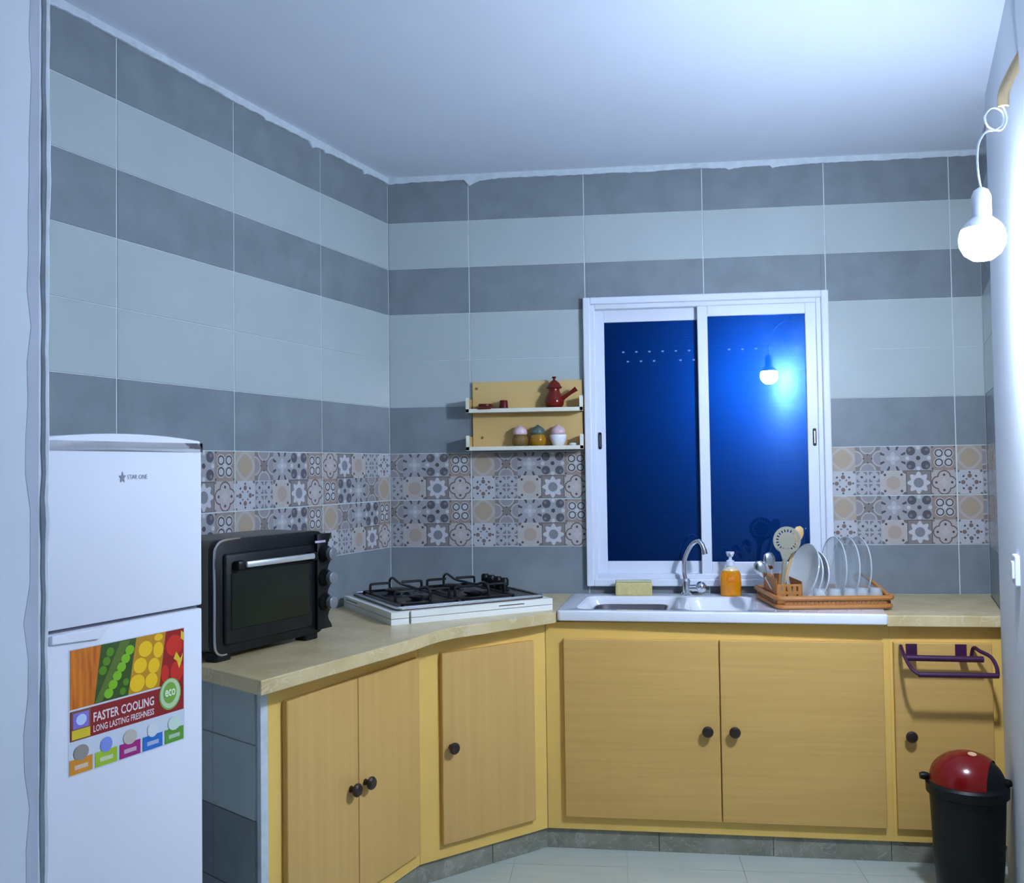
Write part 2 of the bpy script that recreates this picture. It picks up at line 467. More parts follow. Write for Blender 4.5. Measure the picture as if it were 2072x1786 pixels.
# wall stub at the opening (its reveal faces the lamp)
rayx = (95-1036)/FPX
cj = CAM + (fw + r2*rayx)*1.70; cj.z = 0
dl = Vector((-math.sin(ANG), -math.cos(ANG), 0)); nl = Vector((-math.cos(ANG), math.sin(ANG), 0))
p0 = cj; p1 = cj+dl*.34; p2 = p1+nl*2.2; p3 = p0+nl*.56
wj = S(obj('wall_front_left', prism([p0.xy, p1.xy, p2.xy, (p3+nl*1.64).xy], 0, H), WHITE))
random.seed(21); pts = []
for i in range(60):
    z = i*H/59
    pts.append(cj+dl*.005+Vector((random.uniform(-.0012, .0012), random.uniform(-.0012, .0012), z)))
S(obj('trim_3', tube(pts, [.008+random.uniform(-.0015, .0015) for _ in pts], 8), TRIM, smooth=True))
# rough patched strip next to it
rl = []
for i in range(41):
    z = i*H/40
    rl.append((-(.042+random.uniform(-.008, .006)), z))
poly = rl+[(-.018, H), (-.018, 0)]
S(obj('trim_4', yprism(poly, -.0006, .004), mat('grey render patch', (.50, .54, .64), .9, col2=(.42, .47, .54), nscale=5), loc=cj, rz=LEFT.rz))
# rest of the room behind the camera
REAR = mat('back room wall paint', (.34, .36, .36), .9)
S(obj('wall_rear', box(-3.1, 3.1, -6.62, -6.5, 0, H), REAR))
S(obj('wall_far_left', box(-3.12, -3.0, -6.5, -2.0, 0, H), REAR))

# ------------------------------------------------------------------ window
win = thing('window_1', None, None, (0, 0, 0)); props(win, kind='structure')
def frame_rect(x0, x1, z0, z1, w, y0, y1, bev=.004):
    bm = B()
    wl, wr, wb, wt = w
    box(x0, x0+wl, y0, y1, z0, z1, bev, bm=bm); box(x1-wr, x1, y0, y1, z0, z1, bev, bm=bm)
    box(x0+wl-.001, x1-wr+.001, y0, y1, z0, z0+wb, bev, bm=bm); box(x0+wl-.001, x1-wr+.001, y0, y1, z1-wt, z1, bev, bm=bm)
    return bm
obj('outer_frame', frame_rect(WX0, WX1, WZ0, WZ1, (.030,)*4, -.034, .12, .005), ALU, win)
obj('inner_frame', frame_rect(WX0+.027, WX1-.027, WZ0+.027, WZ1-.027, (.022,)*4, -.020, .12, .004), ALU, win)
def glass(name, film, body, refl, f, tr):
    M, nt, b = new_mat(name)
    b.inputs['Base Color'].default_value = (*body, 1); b.inputs['Roughness'].default_value = .36; b.inputs['IOR'].default_value = 1.9
    b.inputs['Specular IOR Level'].default_value = .9; b.inputs['Specular Tint'].default_value = (*film, 1)
    g = nt.nodes.new('ShaderNodeBsdfGlossy'); g.inputs[0].default_value = (*refl, 1); g.inputs['Roughness'].default_value = .012
    m1 = nt.nodes.new('ShaderNodeMixShader'); m1.inputs[0].default_value = f
    t = nt.nodes.new('ShaderNodeBsdfTransparent'); t.inputs[0].default_value = (.6, .75, 1, 1)
    m2 = nt.nodes.new('ShaderNodeMixShader'); m2.inputs[0].default_value = tr
    nt.links.new(b.outputs[0], m1.inputs[1]); nt.links.new(g.outputs[0], m1.inputs[2])
    nt.links.new(m1.outputs[0], m2.inputs[1]); nt.links.new(t.outputs[0], m2.inputs[2])
    nt.links.new(m2.outputs[0], nt.nodes['Material Output'].inputs[0])
    return M
GL1 = GL2 = glass('blue tinted glass', (.002, .13, .80), (.0001, .006, .020), (.20, .44, 1.0), .13, .22)
# left sash sits in the rear track, right sash in the front track
s1 = obj('sash', frame_rect(.884, 1.352, .944, 2.07, (.043, .036, .063, .053), .022, .046, .003), ALU, win)
obj('pane', box(.925, 1.318, .030, .036, 1.003, 2.02), GL1, s1)
s2 = obj('sash', frame_rect(1.314, 1.797, .944, 2.072, (.042, .046, .062, .047), -.012, .014, .003), ALU, win)
pane = box(-.200, .200, -.003, .003, 1.003, 2.028)
pane.transform(Matrix.Translation((1.5535, .001, 0)) @ rotz(math.radians(-.8)))
obj('pane', pane, GL2, s2)
for sx, y, par in ((.902, .020, s1), (1.778, -.014, s2)):
    hb = prism(rquad([(-.007, -.036), (.007, -.036), (.007, .036), (-.007, .036)], .0065), 0, .004)
    hb.transform(Matrix.Translation((sx, y+.002, 1.515)) @ Matrix.Rotation(pi/2, 4, 'X'))
    obj('latch', hb, BLACK, par)
    obj('latch_inset', box(sx-.002, sx+.002, y-.0035, y-.0015, 1.49, 1.54), STEEL, par)
# rolling shutter outside the glass
SHUT = mat('shutter slat', (.02, .05, .12), .6)
sh = obj('shutter', box(WX0, WX1, .150, .156, .93, 2.10), SHUT, win)
for i in range(22):
    z = .95+i*.051
    obj('slat', box(WX0+.04, WX1-.04, .132, .150, z, z+.046, .006, 1), SHUT, sh)
SLOT = mat('street light in slots', (.5, .6, .7), .5, emit=(.75, .88, 1), estr=3)
bm = B()
for i in range(16):
    if i in (7,): continue
    box(1.003+i*.0565, 1.013+i*.0565, .126, .130, 1.899, 1.905, bm=bm)
for i in range(6):
    if i == 3: continue
    box(1.022+i*.0565, 1.032+i*.0565, .126, .130, 1.858, 1.864, bm=bm)
obj('light_slots', bm, SLOT, sh)

# ------------------------------------------------------------------ lamp
lamp = thing('pendant_lamp', 'bare glowing white bulb hanging on a thin wire beside white wall', 'lamp', BULB)
EM = mat('bulb glow', (1, 1, 1), .5, emit=BULB_C, estr=BULB_L)
obj('bulb', lathe([(0, -.054), (.022, -.050), (.040, -.036), (.050, -.016), (.0515, 0), (.0485, .016), (.0455, .0235)], 24), EM, lamp, True)
obj('bulb_housing', lathe([(0, .023), (.046, .023), (.043, .030), (.034, .040), (.024, .049), (.0, .049)], 24), ALU, lamp, True)
obj('socket', lathe([(.0, .047), (.021, .047), (.022, .06), (.022, .10), (.016, .115), (.006, .122), (0, .122)], 20), ALU, lamp, True)
WIREM = mat('white wire', (.6, .66, .8), .5)
wp = [(0, 0, .12), (-.002, .01, .17), (.012, .04, .235), (.05, .09, .285), (.085, .12, .30)]
loop = [(.105, .125, .315), (.108, .128, .345), (.085, .13, .36), (.065, .128, .34), (.072, .125, .31), (.10, .122, .30), (.115, .122, .33), (.108, .126, .362)]
obj('wire', tube(smooth_pts(wp+loop, 5), .0028, 6), WIREM, lamp, True)
cm = mat('tan conduit', (.55, .42, .24), .6)
obj('conduit', tube(smooth_pts([(.108, .126, .360), (.112, .127, .40), (.140, .128, .46), (.175, .128, .52)], 5), [.0135]*16, 10), cm, lamp, True)

# ------------------------------------------------------------------ base cabinets
A0, A1, A2, A3 = Vector((.006, -1.51, 0)), Vector((.286, -.81, 0)), Vector((.693, -.46, 0)), Vector((2.293, -.506, 0))
ZT, ZTOE = .832, .074
def knob(parent, x, z, y=-.02):
    k = lathe([(0, 0), (.010, 0), (.008, .010), (.013, .016), (.0195, .021), (.020, .027), (.015, .033), (0, .035)], 20)
    k.transform(Matrix.Translation((x, y, z)) @ Matrix.Rotation(pi/2, 4, 'X'))
    obj('knob', k, KNOB, parent, True)
def cabinet(label, a, b, doors, wood, knobs, x0=.0, depth=.38, end=True, f0=.0):
    d = b-a; L = d.length; rz = math.atan2(d.y, d.x)
    t = thing('base_cabinet', label, 'cabinet', a, rz, 'fitted kitchen base cabinets')
    obj('frame', box(f0, L, 0, .022, ZTOE, ZT, .0015, 1), WOODF, t)
    if end: obj('side_panel', box(.004, .02, .0225, depth, ZTOE, ZT-.004), WOODF, t)
    obj('side_panel', box(L-.02, L-.004, .0225, depth, ZTOE, ZT-.004), WOODF, t)
    obj('bottom_panel', box(.0205+x0, L-.0205, .0225, depth, ZTOE, ZTOE+.016), WOODF, t)
    for (dx0, dx1), kx in zip(doors, knobs):
        dr = obj('door', box(dx0, dx1, -.020, -.0003, .125, .773, .002, 1), wood, t)
        if kx is not None: knob(dr, kx, .452)
    return t, L
c1, L1 = cabinet('two-door wooden base cabinet under the toaster oven', A0, A1, [(.085, .398), (.401, .732)], WOODV, [.360, .430], x0=.16, end=False, f0=.027)
c2, L2 = cabinet('single-door wooden base cabinet set diagonally under the gas hob', A1, A2, [(.082, .470)], WOODV, [.114])
dB = (A3-A2).normalized()
SP = A2+dB*1.222
c3, L3 = cabinet('wide two-door wooden base cabinet under the white sink', A2, SP, [(.068, .628), (.632, 1.196)], WOODH, [.583, .678])
c4, L4 = cabinet('narrow wooden base cabinet with a purple towel rail on its door', SP, A3, [(.010, .335)], WOODH, [.056])
# plinths
def plinth(name, a, b, cuts):
    d = b-a; rz = math.atan2(d.y, d.x); L = d.length
    o = S(obj(name, box(-.004, L+.004, .022, .05, 0, ZTOE), MARK, loc=a, rz=rz))
    xs = [-.007]+cuts+[L+.007]
    for x0, x1 in zip(xs, xs[1:]):
        obj('tile', box(x0+.001, x1-.001, .012, .0225, .0, ZTOE-.002, .001, 1), MARK, o)
plinth('baseboard_left', A0, A1, [.36]); plinth('baseboard_diagonal', A1, A2, [.30]); plinth('baseboard_back', A2, A3, [.405, .81, 1.215])
# tiled masonry end of the counter next to the fridge
eN = Vector((-.824, .567, 0)); rzE = math.atan2(-eN.y, -eN.x)
pE = Vector((-.378, -1.246, 0)); LE = (A0-pE).length
we = S(obj('wall_counter_end', box(0, LE+.002, .002, .024, 0, ZT), TRIM, loc=pE, rz=rzE))
for z0, z1, mm in ((.0, .072, TD), (.074, .272, TD), (.274, .472, TD), (.474, .672, TL), (.674, .828, TL)):
    for x0, x1 in ((.002, LE-.22), (LE-.218, LE-.016)):
        obj('tile', box(x0, x1, -.006, .002, z0, z1, .001, 1), mm, we)

# ------------------------------------------------------------------ worktop
wt_poly = [(.056, -1.627), (.296, -1.10), (.328, -1.02), (.352, -.945), (.378, -.882), (.412, -.828), (.735, -.503),
           (.776, -.012), (1.986, -.012), (1.894, -.548), (2.282, -.556), (2.448, -.003), (.003, -.003), (-.401, -1.312)]
wt = obj('worktop', prism(wt_poly, ZT+.002, .873, .003, 2), MARB)
props(wt, 'beige marble worktop running along both walls', 'worktop')

# ------------------------------------------------------------------ sink
sk = thing('kitchen_sink', 'white ceramic double-bowl sink with drainer below the window', 'sink', (1.36, -.3, .8735))
SKO = FR((1.36, -.3, .0))
def W2L(bm): bm.transform(Matrix.Translation((-1.36, .3, -.8735))); return bm
so = rquad([(.738, -.497), (1.894, -.562), (1.988, -.014), (.779, -.014)], .018)
b1q = [(.808, -.450), (1.176, -.470), (1.205, -.112), (.848, -.112)]
b2q = [(1.206, -.475), (1.455, -.490), (1.505, -.140), (1.240, -.135)]
drq = [(1.50, -.495), (1.845, -.515), (1.935, -.075), (1.56, -.07)]
def rq(q, r): return [(p.x, p.y) for p in rquad(q, r, 6)]
obj('rim', W2L(plate_holes([(p.x, p.y) for p in so], [rq(b1q, .05), rq(b2q, .05)], .8405, .8785, .006)), CER, sk, True)
def scl(pts, s, z, c=None):
    cx = sum(p[0] for p in pts)/len(pts); cy = sum(p[1] for p in pts)/len(pts)
    return [(cx+(p[0]-cx)*s, cy+(p[1]-cy)*s, z) for p in pts]
for q in (b1q, b2q):
    base = rq(q, .05)
    low = [(q[0][0]+.02, max(q[0][1], -.425)), (q[1][0]-.02, max(q[1][1], -.425)), (q[2][0]-.015, q[2][1]-.015), (q[3][0]+.015, q[3][1]-.015)]
    lb = rq(low, .05)
    lp = [scl(base, 1.02, .876), scl(base, 1.0, .8725), scl(base, .985, .862), scl(lb, 1.0, .834), scl(lb, .97, .79), scl(lb, .93, .735), scl(lb, .82, .722), scl(lb, .3, .719)]
    obj('bowl', W2L(loft(lp, False, True)), CER, sk, True)
db = B()
for i in range(7):
    t = (i+.5)/7
    a = Vector(drq[0]).lerp(Vector(drq[1]), t); b = Vector(drq[3]).lerp(Vector(drq[2]), t)
    tube([(a.x, a.y, .8765), (b.x, b.y, .8765)], .0035, 6, bm=db)
obj('drainer_ribs', W2L(db), CER, sk, True)
# steel basin standing in the left bowl
base = rq([(.828, -.425), (1.156, -.425), (1.19, -.127), (.863, -.127)], .06)
lp = [scl(base, .70, .7255), scl(base, .78, .735), scl(base, .84, .80), scl(base, .865, .846), scl(base, .885, .849), scl(base, .885, .852), scl(base, .855, .851),
      scl(base, .825, .80), scl(base, .76, .742), scl(base, .68, .732)]
bs = loft(lp); bs.transform(Matrix.Translation((-1.01, .3, -.72)))
mb = obj('steel_basin', bs, mat('dull steel', (.30, .29, .32), .35, metal=.9), None, True, loc=(1.01, -.3, .72))
props(mb, 'shallow grey metal basin standing in the left sink bowl', 'basin')
# faucet
fa = thing('faucet', 'chrome gooseneck tap standing behind the sink', 'faucet', (1.243, -.075, .878))
obj('base', lathe([(0, 0), (.024, 0), (.024, .006), (.018, .012), (.016, .05), (.018, .058), (.013, .068), (0, .068)], 20), CHROME, fa, True)
obj('spout', tube(smooth_pts([(-.002, 0, .06), (-.008, -.002, .10), (-.004, -.006, .15), (.018, -.016, .20), (.043, -.03, .222), (.060, -.042, .212), (.070, -.048, .184)], 6), .0095, 10), CHROME, fa, True)
obj('nozzle', tube([(.0685, -.0475, .190), (.072, -.049, .170)], [.0115, .012], 10), CHROME, fa, True)
obj('valve_body', tube([(.005, 0, .028), (.05, -.004, .030)], [.014, .014], 12), CHROME, fa, True)
hb = lathe([(0, -.024), (.012, -.022), (.022, -.012), (.024, 0), (.020, .012), (.010, .02), (0, .022)], 16)
hb.transform(Matrix.Translation((.060, -.005, .034)) @ Matrix.Rotation(pi/2, 4, 'Y'))
obj('handle', hb, CHROME, fa, True)
# sponge
sp = thing('sponge', 'pale yellow sponge block on the sink rim', 'sponge', (1.03, -.085, .878), math.radians(1))
obj('foam', box(-.074, .074, -.022, .022, 0, .056, .006), mat('yellow foam', (.74, .63, .27), .9, noise=.12, nscale=80, bump=.5, bscale=150), sp)
obj('scouring_layer', box(-.073, .073, -.022, .022, .0555, .062, .002, 1), mat('scouring layer', (.56, .58, .36), .95), sp)
# soap bottle
sb = thing('soap_bottle', 'amber liquid soap bottle with white pump by the window', 'bottle', (1.418, -.098, .878))
AMB = mat('amber soap', (.74, .27, .004), .12, spec=.5, coat=.3, col2=(.66, .21, .003), nscale=20)
def ell(loops): return [[(sx*math.cos(2*pi*i/24), sy*math.sin(2*pi*i/24), z) for i in range(24)] for sx, sy, z in loops]
obj('bottle_body', loft(ell([(.036, .022, 0), (.041, .026, .005), (.041, .026, .03), (.0425, .027, .05), (.0415, .026, .085), (.034, .022, .103)])), AMB, sb, True)
obj('shoulder', loft(ell([(.0335, .0215, .1025), (.026, .019, .112), (.014, .014, .118), (.013, .013, .122)])), mat('clear amber neck', (.72, .62, .45), .2), sb, True)
obj('collar', lathe([(0, .121), (.016, .121), (.016, .142), (.007, .146), (.006, .160), (0, .160)], 16), ALU, sb, True)
ph = lathe([(0, .158), (.011, .158), (.017, .172), (.016, .178), (0, .179)], 16)
box(-.005, .005, -.036, 0, .168, .177, .002, 1, bm=ph)
obj('pump_head', ph, ALU, sb, True)
obj('label', box(-.014, .014, -.0285, -.0262, .062, .078, .0005, 1), mat('orange label', (.75, .22, .02), .4), sb)

# ------------------------------------------------------------------ gas hob in the corner
hu, hv = Vector((.824, .566, 0)), Vector((-.566, .824, 0))
hob = thing('gas_hob', 'black four-burner gas hob on a white slatted stand in the corner', 'hob', (.193, -.803, .873), math.atan2(.566, .824))
HL, HD = .64, .515
CREAM = mat('white stand paint', (.80, .82, .76), .5)
RAW = mat('raw brown wood', (.16, .10, .05), .8, noise=.2, nscale=30)
def cut(rects, holes):
    for h_ in holes: rects = [q for r_ in rects for q in sub_rect(r_, h_)]
    return [q for q in rects if q[1]-q[0] > 1e-4 and q[3]-q[2] > 1e-4]
for z0, z1 in ((0, .0195), (.0215, .043)):
    st_ = B()
    for q in cut([(0, HL, z0, z1)], [(.066, .074, -.01, .06), (.415, .52, .030, .034)]): box(q[0], q[1], 0, .012, q[2], q[3], bm=st_)
    for q in cut([(.012, HD, z0, z1)], [(HD-.16, HD-.03, .029, .034)]): box(0, .012, q[0], q[1], q[2], q[3], bm=st_)
    box(HL-.012, HL, .012, HD, z0, z1, bm=st_); box(.012, HL-.012, HD-.012, HD, z0, z1, bm=st_)
    if z1 > .03: box(.012, HL-.012, .012, HD-.012, .038, z1, bm=st_)
    obj('stand', st_, CREAM, hob)
obj('stand_core', box(.0125, HL-.0125, .0125, HD-.0125, .001, .0375), RAW, hob)
obj('tray', prism(rquad([(.028, .020), (HL-.022, .020), (HL-.022, HD-.02), (.028, HD-.02)], .02), .0432, .050, .002), mat('hob steel tray', (.10, .09, .085), .35, metal=.7), hob)
tr = [(p.x, p.y, .0535) for p in rquad([(.031, .023), (HL-.025, .023), (HL-.025, HD-.023), (.031, HD-.023)], .02)]
obj('tray_edge', tube(tr, .0045, 6, True), STEEL, hob, True)
for (bx, by, br) in ((.17, .15, .042), (.40, .15, .05), (.17, .37, .05), (.40, .37, .036)):
    bb = lathe([(0, .049), (br*1.3, .049), (br*1.2, .056), (br*.8, .058), (br*.8, .064), (br, .066), (br, .072), (br*.9, .075), (0, .077)], 24)
    bb.transform(Matrix.Translation((bx, by, 0)))
    obj('burner', bb, BLKM, hob, True)
def grate(x0, x1, y0, y1):
    z = .060; r = .005
    g = tube([(x0, y0, z), (x1, y0, z), (x1, y1, z), (x0, y1, z)], r, 6, True)
    cx, cy = (x0+x1)/2, (y0+y1)/2
    zt = .095
    for sx, sy in ((x0, y0+.07), (x1, y0+.07), (x0, y1-.07), (x1, y1-.07)):
        ix = cx+(sx-cx)*.22
        tube(smooth_pts([(sx, sy, z), (sx, sy, zt-.006), (sx+(ix-sx)*.12, sy, zt), (ix, sy, zt), ], 3), r, 6, bm=g)
    for sy, iy in ((y0, y0+.11), (y1, y1-.11)):
        tube(smooth_pts([(cx, sy, z), (cx, sy, zt), (cx, sy+(iy-sy)*.3, zt+.014), (cx, iy, zt), (cx, cy, zt)], 4), r, 6, bm=g)
    tube([(x0+.1, cy, zt), (x1-.1, cy, zt)], r, 6, bm=g)
    for sx in (x0, x1):
        for sy in (y0, y1):
            tube([(sx, sy, .0495), (sx, sy, z)], .006, 6, bm=g)
    return g
obj('grate', grate(.065, .275, .06, .46), BLKM, hob, True)
obj('grate', grate(.30, .505, .06, .46), BLKM, hob, True)
for i in range(4):
    kb = lathe([(0, .049), (.018, .049), (.019, .056), (.012, .060), (.012, .070), (.017, .074), (.0165, .096), (.012, .102), (0, .103)], 16)
    kb.transform(Matrix.Translation((.562, .235+i*.056, 0)))
    obj('control_knob', kb, BLACK, hob, True)

# ------------------------------------------------------------------ toaster oven
oa, ob_ = Vector((-.152, -1.436, 0)), Vector((.040, -.999, 0))
od = (ob_-oa); OW = .478; rzo = math.atan2(od.y, od.x)
ov = thing('toaster_oven', 'black toaster oven with silver handle on the worktop', 'oven', (oa.x, oa.y, .873), rzo)
OD = .268
obj('shell', box(.004, OW-.012, .022, OD, .022, .338, .022, 4), OVTOP, ov, True)
fp = [(p.x, p.y) for p in rquad([(0, .018), (OW-.028, .018), (OW-.028, .340), (0, .340)], .035, 6)]
obj('front_bezel', yprism(fp, 0, .026, .004), BLACK, ov, True)
# control strip on the far side with scalloped edge
sc = [(OW-.07, .03)]
for i in range(25):
    z = .03+i*.30/24
    sc.append((OW-.012+.010*math.cos((z-.03)/.30*2*pi*4.0), z))
sc += [(OW-.07, .33)]
obj('control_panel', yprism(sc, -.012, .03, .002), BLACK, ov, True)
obj('chrome_trim', tube(smooth_pts([(.10, .004, .339), (.035, .002, .337), (.008, .0, .322), (.000, -.001, .29), (.0, -.001, .18), (.0, -.001, .06), (.008, 0, .030), (.026, .001, .020), (.045, .001, .019)], 5), .0034, 6), STEEL, ov, True)
dr = obj('door', box(.032, .388, -.010, .004, .045, .300, .008, 3), BLACK, ov, True)
obj('door_glass', box(.052, .372, -.0125, -.009, .085, .245, .002, 1), OVGL, dr)
for hx in (.075, .375):
    obj('handle_post', box(hx-.016, hx+.010, -.035, -.008, .252, .279, .006, 2), BLACK, dr, True)
obj('handle_bar', box(.085, .366, -.042, -.030, .258, .276, .005, 2), mat('silver handle', (.62, .66, .66), .35, metal=.6), dr, True)
for i, z in enumerate((.268, .192, .115)):
    k = lathe([(0, 0), (.027, 0), (.026, .010), (.021, .016), (.020, .026), (0, .026)], 20)
    k.transform(Matrix.Translation((.437, -.012, z)) @ Matrix.Rotation(pi/2, 4, 'X'))
    kk = obj('control_knob', k, BLACK, ov, True)
    r = lathe([(0, .0255), (.020, .0255), (.019, .040), (.016, .042), (0, .042)], 24)
    r.transform(Matrix.Translation((.437, -.012, z)) @ Matrix.Rotation(pi/2, 4, 'X'))
    obj('knob_tip', r, mat('pale knob tip', (.16, .17, .19), .3), kk, True)
obj('badge', box(.395, .443, -.0145, -.0115, .303, .310), mat('silver badge', (.45, .42, .55), .4), ov)
for fx in (.04, .40):
    for fy in (.03, .235):
        ft = prism(rquad([(fx-.03, fy-.025), (fx+.03, fy-.025), (fx+.03, fy+.025), (fx-.03, fy+.025)], .012), 0, .026, .003)
        obj('foot', ft, BLACK, ov)

# ------------------------------------------------------------------ refrigerator
FX = (.3714, .9285); rzf = math.atan2(FX[1], FX[0])
fr = thing('refrigerator', 'white two-door refrigerator with a produce sticker beside the counter', 'refrigerator', (-.03, -1.775, 0), rzf)
FWd = .415
obj('body', box(-FWd+.004, -.004, .045, .43, .02, 1.468, .006), FRW, fr, True)
def arch(z0, z1, zc, x0=-FWd, x1=0, n=14, r=.012):
    top = []
    for i in range(n+1):
        t = i/n; x = x1-r*.4-(x1-x0-r*.8)*t
        top.append((x, z1+(zc-z1)*(1-(2*t-1)**2)))
    return [(x0, z0), (x1, z0), (x1, z1-r), ]+top+[(x0, z1-r)]
obj('freezer_door', yprism([(-FWd, 1.0865), (0, 1.0865), (0, 1.4615), (-FWd, 1.4615)], 0, .042, .004), FRW, fr, True)
obj('top_cap', yprism(arch(1.4685, 1.477, 1.489), 0, .06, .003), FRW, fr, True)
obj('door_gap', box(-FWd+.006, -.006, .012, .05, 1.078, 1.088), mat('gasket', (.12, .12, .15), .7), fr)
obj('fridge_door', yprism([(-FWd, .055), (0, .055), (0, 1.079), (-FWd, 1.079)], 0, .042, .004), FRW, fr, True)
obj('handle_lip', yprism([(-.40, 1.060), (-.286, 1.054), (-.262, 1.0775), (-.40, 1.0775)], -.009, .001, .002), FRW, fr)
for fx in (-.37, -.05):
    obj('foot', lathe([(.016, 0), (.016, .022), (.010, .024)], 12, Matrix.Translation((fx, .08, 0))), BLACK, fr)
    obj('foot', lathe([(.016, 0), (.016, .022), (.010, .024)], 12, Matrix.Translation((fx, .38, 0))), BLACK, fr)
YM = Matrix(((1,0,0,0),(0,0,-1,0),(0,1,0,0),(0,0,0,1)))   # xy drawing -> xz plane facing the room
def flat(name, polys, layer, m_, parent):
    bm = B()
    for pl in polys:
        bm.faces.new([bm.verts.new((p[0], -.0011-layer*.0004, p[1])) for p in pl])
    me = bpy.data.meshes.new(name); bm.to_mesh(me); bm.free(); me.materials.append(m_)
    o = bpy.data.objects.new(name, me); COL.objects.link(o); o.parent = parent
    return o
def disc(cx, cz, rx, rz_, n=16): return [(cx+rx*math.cos(2*pi*i/n), cz+rz_*math.sin(2*pi*i/n)) for i in range(n)]
def rect(x0, x1, z0, z1): return [(x0, z0), (x1, z0), (x1, z1), (x0, z1)]
def text(name, s, x0, x1, z0, z1, layer, m_, parent, bold=.0):
    bm = text_bm(s, x1-x0, z1-z0, bold); bm.transform(Matrix.Translation((x0, -.0011-layer*.0004, z0)) @ YM)
    me = bpy.data.meshes.new(name); bm.to_mesh(me); bm.free(); me.materials.clear(); me.materials.append(m_)
    o = bpy.data.objects.new(name, me); COL.objects.link(o); o.parent = parent
    return o
def ink(c, r=.4): return mat('ink', c, r)
st = [( -.226+(.010 if i % 2 == 0 else .0042)*math.sin(2*pi*i/10), 1.393+(.014 if i % 2 == 0 else .0058)*math.cos(2*pi*i/10)) for i in range(10)]
bm = B(); c0 = bm.verts.new((-.226, -.001, 1.393)); vv = [bm.verts.new((p[0], -.001, p[1])) for p in st]
for i in range(10): bm.faces.new((c0, vv[i], vv[(i+1) % 10]))
obj('logo_star', bm, STAR, fr)
text('logo_text', 'STAR ONE', -.213, -.160, 1.389, 1.3990, 0, STAR, fr, .0)
# sticker
stk = obj('sticker', box(-.357, -.055, -.0006, .0, .783, 1.042), ink((.66, .72, .80)), fr)
CAR = mat('carrot print', (.78, .24, .012), .35, col2=(.45, .09, .006), nscale=30, stretch=(3, 1, .35))
flat('carrot_picture', [[(-.354, .919), (-.297, .919), (-.280, 1.040), (-.354, 1.040)]], 0, CAR, stk)
flat('pea_picture', [[(-.297, .919), (-.212, .919), (-.190, 1.040), (-.280, 1.040)]], 0, ink((.035, .085, .008)), stk)
PEA = mat('pea print', (.22, .52, .02), .3); PEA2 = mat('pea print dark', (.10, .27, .012), .3)
pd = [(-.262+i*.0108, .934+i*.0165, .0115, .0105) for i in range(6)]
pd2 = [(-.276+i*.009, .985+i*.018, .010, .0095) for i in range(3)]+[(-.226+i*.008, .931+i*.018, .008, .008) for i in range(2)]
flat('peas', [disc(*q) for q in pd], 2, PEA, stk); [flat('peas_behind', [disc(*q) for q in g], 1, PEA2, stk) for g in (pd2[:3], pd2[3:])]
flat('pod', [[(-.296, .921), (-.278, .921), (-.206, 1.038), (-.232, 1.038)]], 1, ink((.10, .17, .02)), stk)
flat('yellow_fruit_picture', [[(-.212, .919), (-.128, .919), (-.109, 1.040), (-.190, 1.040)]], 0, ink((.55, .26, .008)), stk)
YEL = mat('yellow fruit print', (.92, .56, .015), .3)
flat('yellow_fruit', [disc(-.188, .940, .020, .019), disc(-.150, .938, .017, .017), disc(-.180, .977, .018, .017), disc(-.143, .970, .016, .017), disc(-.166, 1.011, .019, .0175), disc(-.131, 1.003, .014, .018), disc(-.130, 1.031, .012, .008)], 1, YEL, stk)
flat('tomato_picture', [[(-.128, .919), (-.058, .909), (-.057, 1.040), (-.109, 1.040)]], 0, ink((.30, .006, .004)), stk)
flat('tomatoes', [disc(-.085, 1.005, .024, .024), disc(-.078, .945, .019, .024), disc(-.112, .945, .011, .02)], 1, ink((.58, .02, .008)), stk)
flat('tomato_leaves', [[(-.080, .990), (-.068, .972), (-.060, .985), (-.064, .966), (-.072, .950), (-.078, .968), (-.088, .975)], [(-.066, 1.036), (-.058, 1.03), (-.0585, 1.012), (-.067, 1.018)]], 2, ink((.80, .55, .03)), stk)
flat('red_band', [rect(-.354, -.058, .854, .915)], 0, ink((.27, .010, .010)), stk)
LET = ink((.85, .74, .74))
text('headline', 'FASTER COOLING', -.299, -.143, .882, .902, 1, LET, stk, .02)
text('second_line', 'LONG LASTING FRESHNESS', -.299, -.143, .861, .875, 1, LET, stk, .015)
flat('energy_box', [rect(-.351, -.306, .855, .914)], 1, ink((.20, .11, .05)), stk)
flat('energy_top', [rect(-.347, -.310, .878, .910)], 2, ink((.24, .17, .62)), stk)
flat('energy_mark', [disc(-.328, .895, .0125, .0115, 4*3)], 3, ink((.55, .68, .9)), stk)
flat('energy_bottom', [rect(-.350, -.307, .857, .876)], 2, ink((.72, .55, .02)), stk)
flat('eco_badge', [disc(-.098, .897, .031, .036, 24)], 2, ink((.22, .42, .08)), stk)
flat('eco_ring', [disc(-.098, .898, .028, .033, 24)], 3, ink((.50, .66, .38)), stk)
flat('eco_center', [disc(-.099, .900, .019, .024, 24)], 4, ink((.19, .40, .05)), stk)
text('eco_text', 'eco', -.113, -.084, .892, .908, 5, ink((.8, .9, .75)), stk, .02)
ic = [((.72, .28, .02), (.30, .27, .25)), ((.38, .55, .03), (.22, .30, .75)), ((.38, .015, .20), (.55, .50, .42)), ((.02, .17, .58), (.72, .75, .78)), ((.10, .33, .03), (.62, .78, .66))]
for i, (bc, tc_) in enumerate(ic):
    x0 = -.355+i*.0605
    flat('icon_box', [rect(x0, x0+.054, .786, .817)], 1, ink(bc), stk)
    flat('icon_caption', [rect(x0+.011, x0+.043, .795, .804)], 2, ink(tuple(.5*v+.4 for v in bc)), stk)
    flat('icon_picture', [disc(x0+.027, .828, .018-.003*(i % 2), .016, 14)], 2, ink(tc_), stk)

